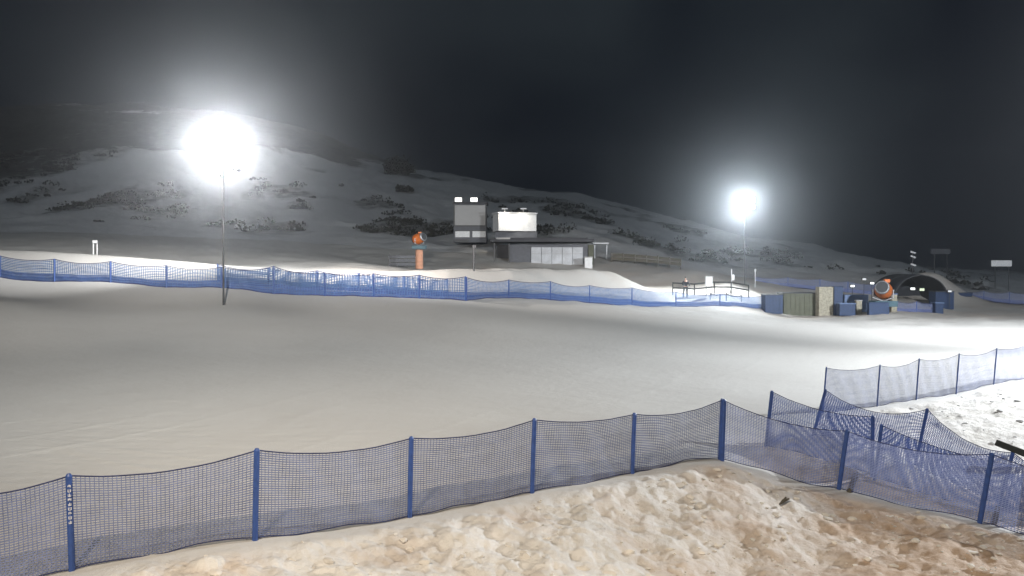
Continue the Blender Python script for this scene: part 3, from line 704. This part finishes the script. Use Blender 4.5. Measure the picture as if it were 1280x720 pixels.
for (px, py, mm, r) in ((1141, 361, 'lamp_dot', .16), (1152.5, 362, 'lamp_green', .17)):
    c = at(px, py, Y + .6); lf = MB().box(c + Vector((0, .08, 0)), (r * 3.2, .12, r * 2)).build('lamp_housing', M['dark'], t, bevel=.02)
    MB().box(c, (r * 2.6, .05, r * 1.3)).build('lamp_glass', M[mm], lf)
# little lamps standing about
def small_lamp(label, px, py, Y, m='lamp_dot', s=1.0):
    g0 = ground(px, Y); H = at(px, py, Y); t = thing('small_lamp', label, 'lamp', g0, 'small distant lamps')
    MB().tube([g0 - Vector((0, 0, .2)), Vector((H.x, Y, H.z))], .03, 6).build('pole', M['dark'], t)
    hd = MB().box(H + Vector((0, .05, 0)), (.42 * s, .14, .26 * s)).build('lamp_head', M['dark'], t, bevel=.02); MB().box(H + Vector((0, -.04, 0)), (.34 * s, .03, .17 * s)).build('lamp_glass', M[m], hd)
small_lamp('small lit lamp on a thin pole above the pale blue tarpaulin', 1065.5, 357.5, 82)
small_lamp('small lit lamp on a thin pole just left of the right snow cannon', 1090, 354, 83)
small_lamp('dimmer small lamp on a thin pole, the highest between the other two on the left', 1080, 349, 85, 'signlit')
small_lamp('small dim lamp on a thin pole at the right shoulder of the arched tent', 1187, 364, 84.5, 'signlit')

# ------------------------------------------------------------------ near things on the right
t = thing('timber_beam', 'dark timber beam poking in from the right edge above the leaning net fence', 'beam', at(1246, 553, 16.2))
p0, p1 = at(1246, 553.5, 16.2), at(1330, 586, 15.0); d = (p1 - p0)
mb = MB(); side = Vector((0, 1, 0)); upv = d.cross(side).normalized() * .058; sd = Vector((0, .05, 0)); n_ = 0
mb.v = [tuple(q) for q in (p0 - upv - sd, p0 + upv - sd, p0 + upv + sd, p0 - upv + sd, p1 - upv - sd, p1 + upv - sd, p1 + upv + sd, p1 - upv + sd)]
mb.f = [(0, 1, 2, 3), (7, 6, 5, 4), (0, 4, 5, 1), (1, 5, 6, 2), (2, 6, 7, 3), (3, 7, 4, 0)]
mb.build('plank', M['black'], t, bevel=.008)
q = ground(1300, 15.6); MB().tube([q - Vector((0, 0, .2)), at(1300, 575, 15.5)], .05, 8).build('support_post', M['black'], t)
t = thing('timber_stake', 'short dark timber stake leaning in the snow beside the downhill fence post', 'stake', ground(1063, 16.9)); g0 = ground(1062, 16.9)
MB().tube([g0 - Vector((0, 0, .1)), g0 + Vector((.18, .05, .32))], [.06, .05], 6).build('shaft', M['wood'], t); MB().tube([g0 + Vector((.185, .051, .33)), g0 + Vector((.20, .054, .36))], [.05, .02], 6).build('tip', M['wood'], t)
t = thing('timber_stake', 'brown timber stake beside the lower right fence post', 'stake', ground(1245, 15.7)); g0 = ground(1245, 15.7)
MB().tube([g0 - Vector((0, 0, .1)), g0 + Vector((.10, .03, .26))], [.055, .05], 6).build('shaft', M['wood'], t); MB().tube([g0 + Vector((.104, .03, .27)), g0 + Vector((.115, .034, .30))], [.05, .02], 6).build('tip', M['wood'], t)
g0 = ground(983, 15.3); mb = MB(); mb.tube([g0 + Vector((-.10, -.03, .06)), g0 + Vector((-.02, 0, .12)), g0 + Vector((.09, .02, .15))], [.012, .03, .014], 6); mb.tube([g0 + Vector((-.02, 0, .11)), g0 + Vector((.02, -.02, .19))], [.03, .015], 6)
o = mb.build('wood_fragment', M['wood']); tag(o, 'small dark splinter of wood lying on the pale rubble snow', 'wood fragment')

# ------------------------------------------------------------------ broken crumbs of ploughed snow on the bank
import bmesh
def icos(sub):
    bm = bmesh.new(); bmesh.ops.create_icosphere(bm, subdivisions=sub, radius=1.0)
    v = np.array([x.co[:] for x in bm.verts]); f = np.array([[x.index for x in p.verts] for p in bm.faces]); bm.free(); return v, f
IV, IF = icos(2)
def crumbs(name, label, n, amin, amax, ymin, ymax, rmin, rmax, mask, m, bias=None):
    V = []; Fc = []; k = 0; tries = 0
    while k < n and tries < n * 12:
        tries += 1
        ca = random.uniform(amin, amax); cy = ymin * (ymax / ymin) ** random.random(); cx = ca * cy
        j = int(round((ca + .98) / 1.96 * (len(a) - 1))); i = int(np.searchsorted(ys, cy))
        if random.random() > mask[i, j]: continue
        cl = perlin(np.array([cx * 1.1]), np.array([cy * 1.1]))[0]
        if cl < random.uniform(-.45, .25): continue
        r = rmin * (rmax / rmin) ** (random.random() ** 2.4)
        q = IV + .22 * np.random.randn(3) * 0
        q = IV * (1 + .28 * perlin(IV[:, 0] * 1.3 + k * 3.7, IV[:, 1] * 1.3 + IV[:, 2] * 2.1 + k))[:, None]
        # cut by a few planes to give broken faces
        for _ in range(4):
            nn = np.random.randn(3); nn /= np.linalg.norm(nn); d_ = q @ nn - random.uniform(.45, .75); q = q - np.clip(d_, 0, None)[:, None] * nn
        q = q * np.array([1, random.uniform(.55, .95), random.uniform(.35, .65)])
        th = random.uniform(-1.4, .3); c_, s_ = math.cos(th), math.sin(th)
        q = np.stack([q[:, 0] * c_ - q[:, 1] * s_, q[:, 0] * s_ + q[:, 1] * c_, q[:, 2]], 1) * r
        q += np.array([cx, cy, float(ZZ[i, j]) + r * .08]); Fc.append(IF + len(V) * len(IV)); V.append(q); k += 1
    V = np.concatenate(V); Fc = np.concatenate(Fc)
    me = bpy.data.meshes.new(name); me.from_pydata(V.tolist(), [], Fc.tolist()); me.update(); me.materials.append(m)
    o_ = bpy.data.objects.new(name, me); COL.objects.link(o_); tag(o_, label, 'snow crumbs', kind='stuff')
crm = mat('broken_snow', (.66, .62, .56), .8, var=.16, scale=1.5)
crm2 = mat('clean_broken_snow', (.72, .72, .72), .8, var=.08, scale=2)
crumbs('snow_crumbs', 'broken crumbs of ploughed snow strewn over the lit foreground bank', 750, -.6, .72, 9, 17.2, .018, .115, front * (.25 + .75 * sst(.0, .25, AA)), crm)
crumbs('snow_crumbs', 'white broken snow crumbs on the bright slope at the right', 120, .3, .75, 18, 29, .03, .13, right, crm2)

# ------------------------------------------------------------------ dark scrub on the hillside
def shrub_mesh(mb, c, rx, rz_, n, leaf):
    for _ in range(n):
        u_ = random.random() ** .5; th = random.uniform(0, 2 * math.pi); ph = random.uniform(-.1, 1) 
        p = Vector((c.x + rx * u_ * math.cos(th), c.y + rx * u_ * math.sin(th), c.z + rz_ * max(0, ph) * (1 - .6 * u_ * u_) ))
        a_ = Vector((random.gauss(0, 1), random.gauss(0, 1), random.gauss(0, 1))).normalized() * leaf; b2 = Vector((random.gauss(0, 1), random.gauss(0, 1), random.gauss(0, 1))).normalized() * leaf
        mb.quad(p - a_, p + b2, p + a_, p - b2)
def hz_at(x, y):  # height of the finished sheet
    j = min(len(a) - 1, max(0, int(round((x / y + .98) / 1.96 * (len(a) - 1))))); i = min(len(ys) - 1, int(np.searchsorted(ys, y))); return float(ZZ[i, j])
sc = MB(); k = 0
while k < 420:
    px = random.uniform(-60, 1290); Y = random.uniform(112, 262); x = (px - 640) / F * Y
    j = int(round((x / Y + .98) / 1.96 * (len(a) - 1))); i = int(np.searchsorted(ys, Y))
    if Y > 180 or random.random() > patch[i, j] * .9 + .012: continue
    k += 1; r = random.uniform(.5, 1.5); shrub_mesh(sc, Vector((x, Y, hz_at(x, Y))), r, r * random.uniform(.5, 1.0), 26, .22)
o = sc.build('hillside_scrub', M['scrub']); tag(o, 'low dark scrub scattered in patches over the snowy hillside', 'scrub', kind='stuff')
def thicket(label, px, Y, w_, h_):
    g0 = ground(px, Y); g0.z = hz_at(g0.x, Y); t = thing('dark_thicket', label, 'thicket', g0)
    mb = MB()
    for _ in range(26):
        c = g0 + Vector((random.uniform(-w_, w_) * .5, random.uniform(-1.5, 1.5), random.uniform(0, h_ * .45))); shrub_mesh(mb, c, w_ * .2, h_ * random.uniform(.35, .6), 60, .30)
    mb.build('foliage', M['scrub'], t); mb = MB()
    for _ in range(9):
        c = g0 + Vector((random.uniform(-w_, w_) * .4, 0, -.3)); MB
        mb = MB().tube([c, c + Vector((random.uniform(-.4, .4), 0, h_ * .6)), c + Vector((random.uniform(-.9, .9), .2, h_ * .98))], [.12, .08, .03], 5); mb.build('stem', M['twig'], t)
thicket('dark square thicket high on the hill, up and left of the tall hut', 500, 205, 5.6, 4.6)
thicket('small dark thicket just below the square one on the hill', 506, 178, 2.6, 1.3)

# ------------------------------------------------------------------ haze
hz = MB(); x0, x1, y0, y1, z0, z1 = -460, 460, -6, 430, float(ZZ.min()) - 1.2, float(ZZ.max()) + 3
hz.box(((x0 + x1) / 2, (y0 + y1) / 2, (z0 + z1) / 2), (x1 - x0, y1 - y0, z1 - z0))
hm = bpy.data.materials.new('night_haze'); hm.use_nodes = True; hn_ = hm.node_tree; hn_.nodes.clear()
ho_ = hn_.nodes.new('ShaderNodeOutputMaterial'); pv = hn_.nodes.new('ShaderNodeVolumePrincipled')
pv.inputs['Color'].default_value = (.9, .94, 1.0, 1); pv.inputs['Density'].default_value = .0016; pv.inputs['Anisotropy'].default_value = .925
hn_.links.new(pv.outputs[0], ho_.inputs['Volume'])
o = hz.build('haze', hm); tag(o, kind='stuff', label='thin night haze glowing around the floodlights', cat='haze')
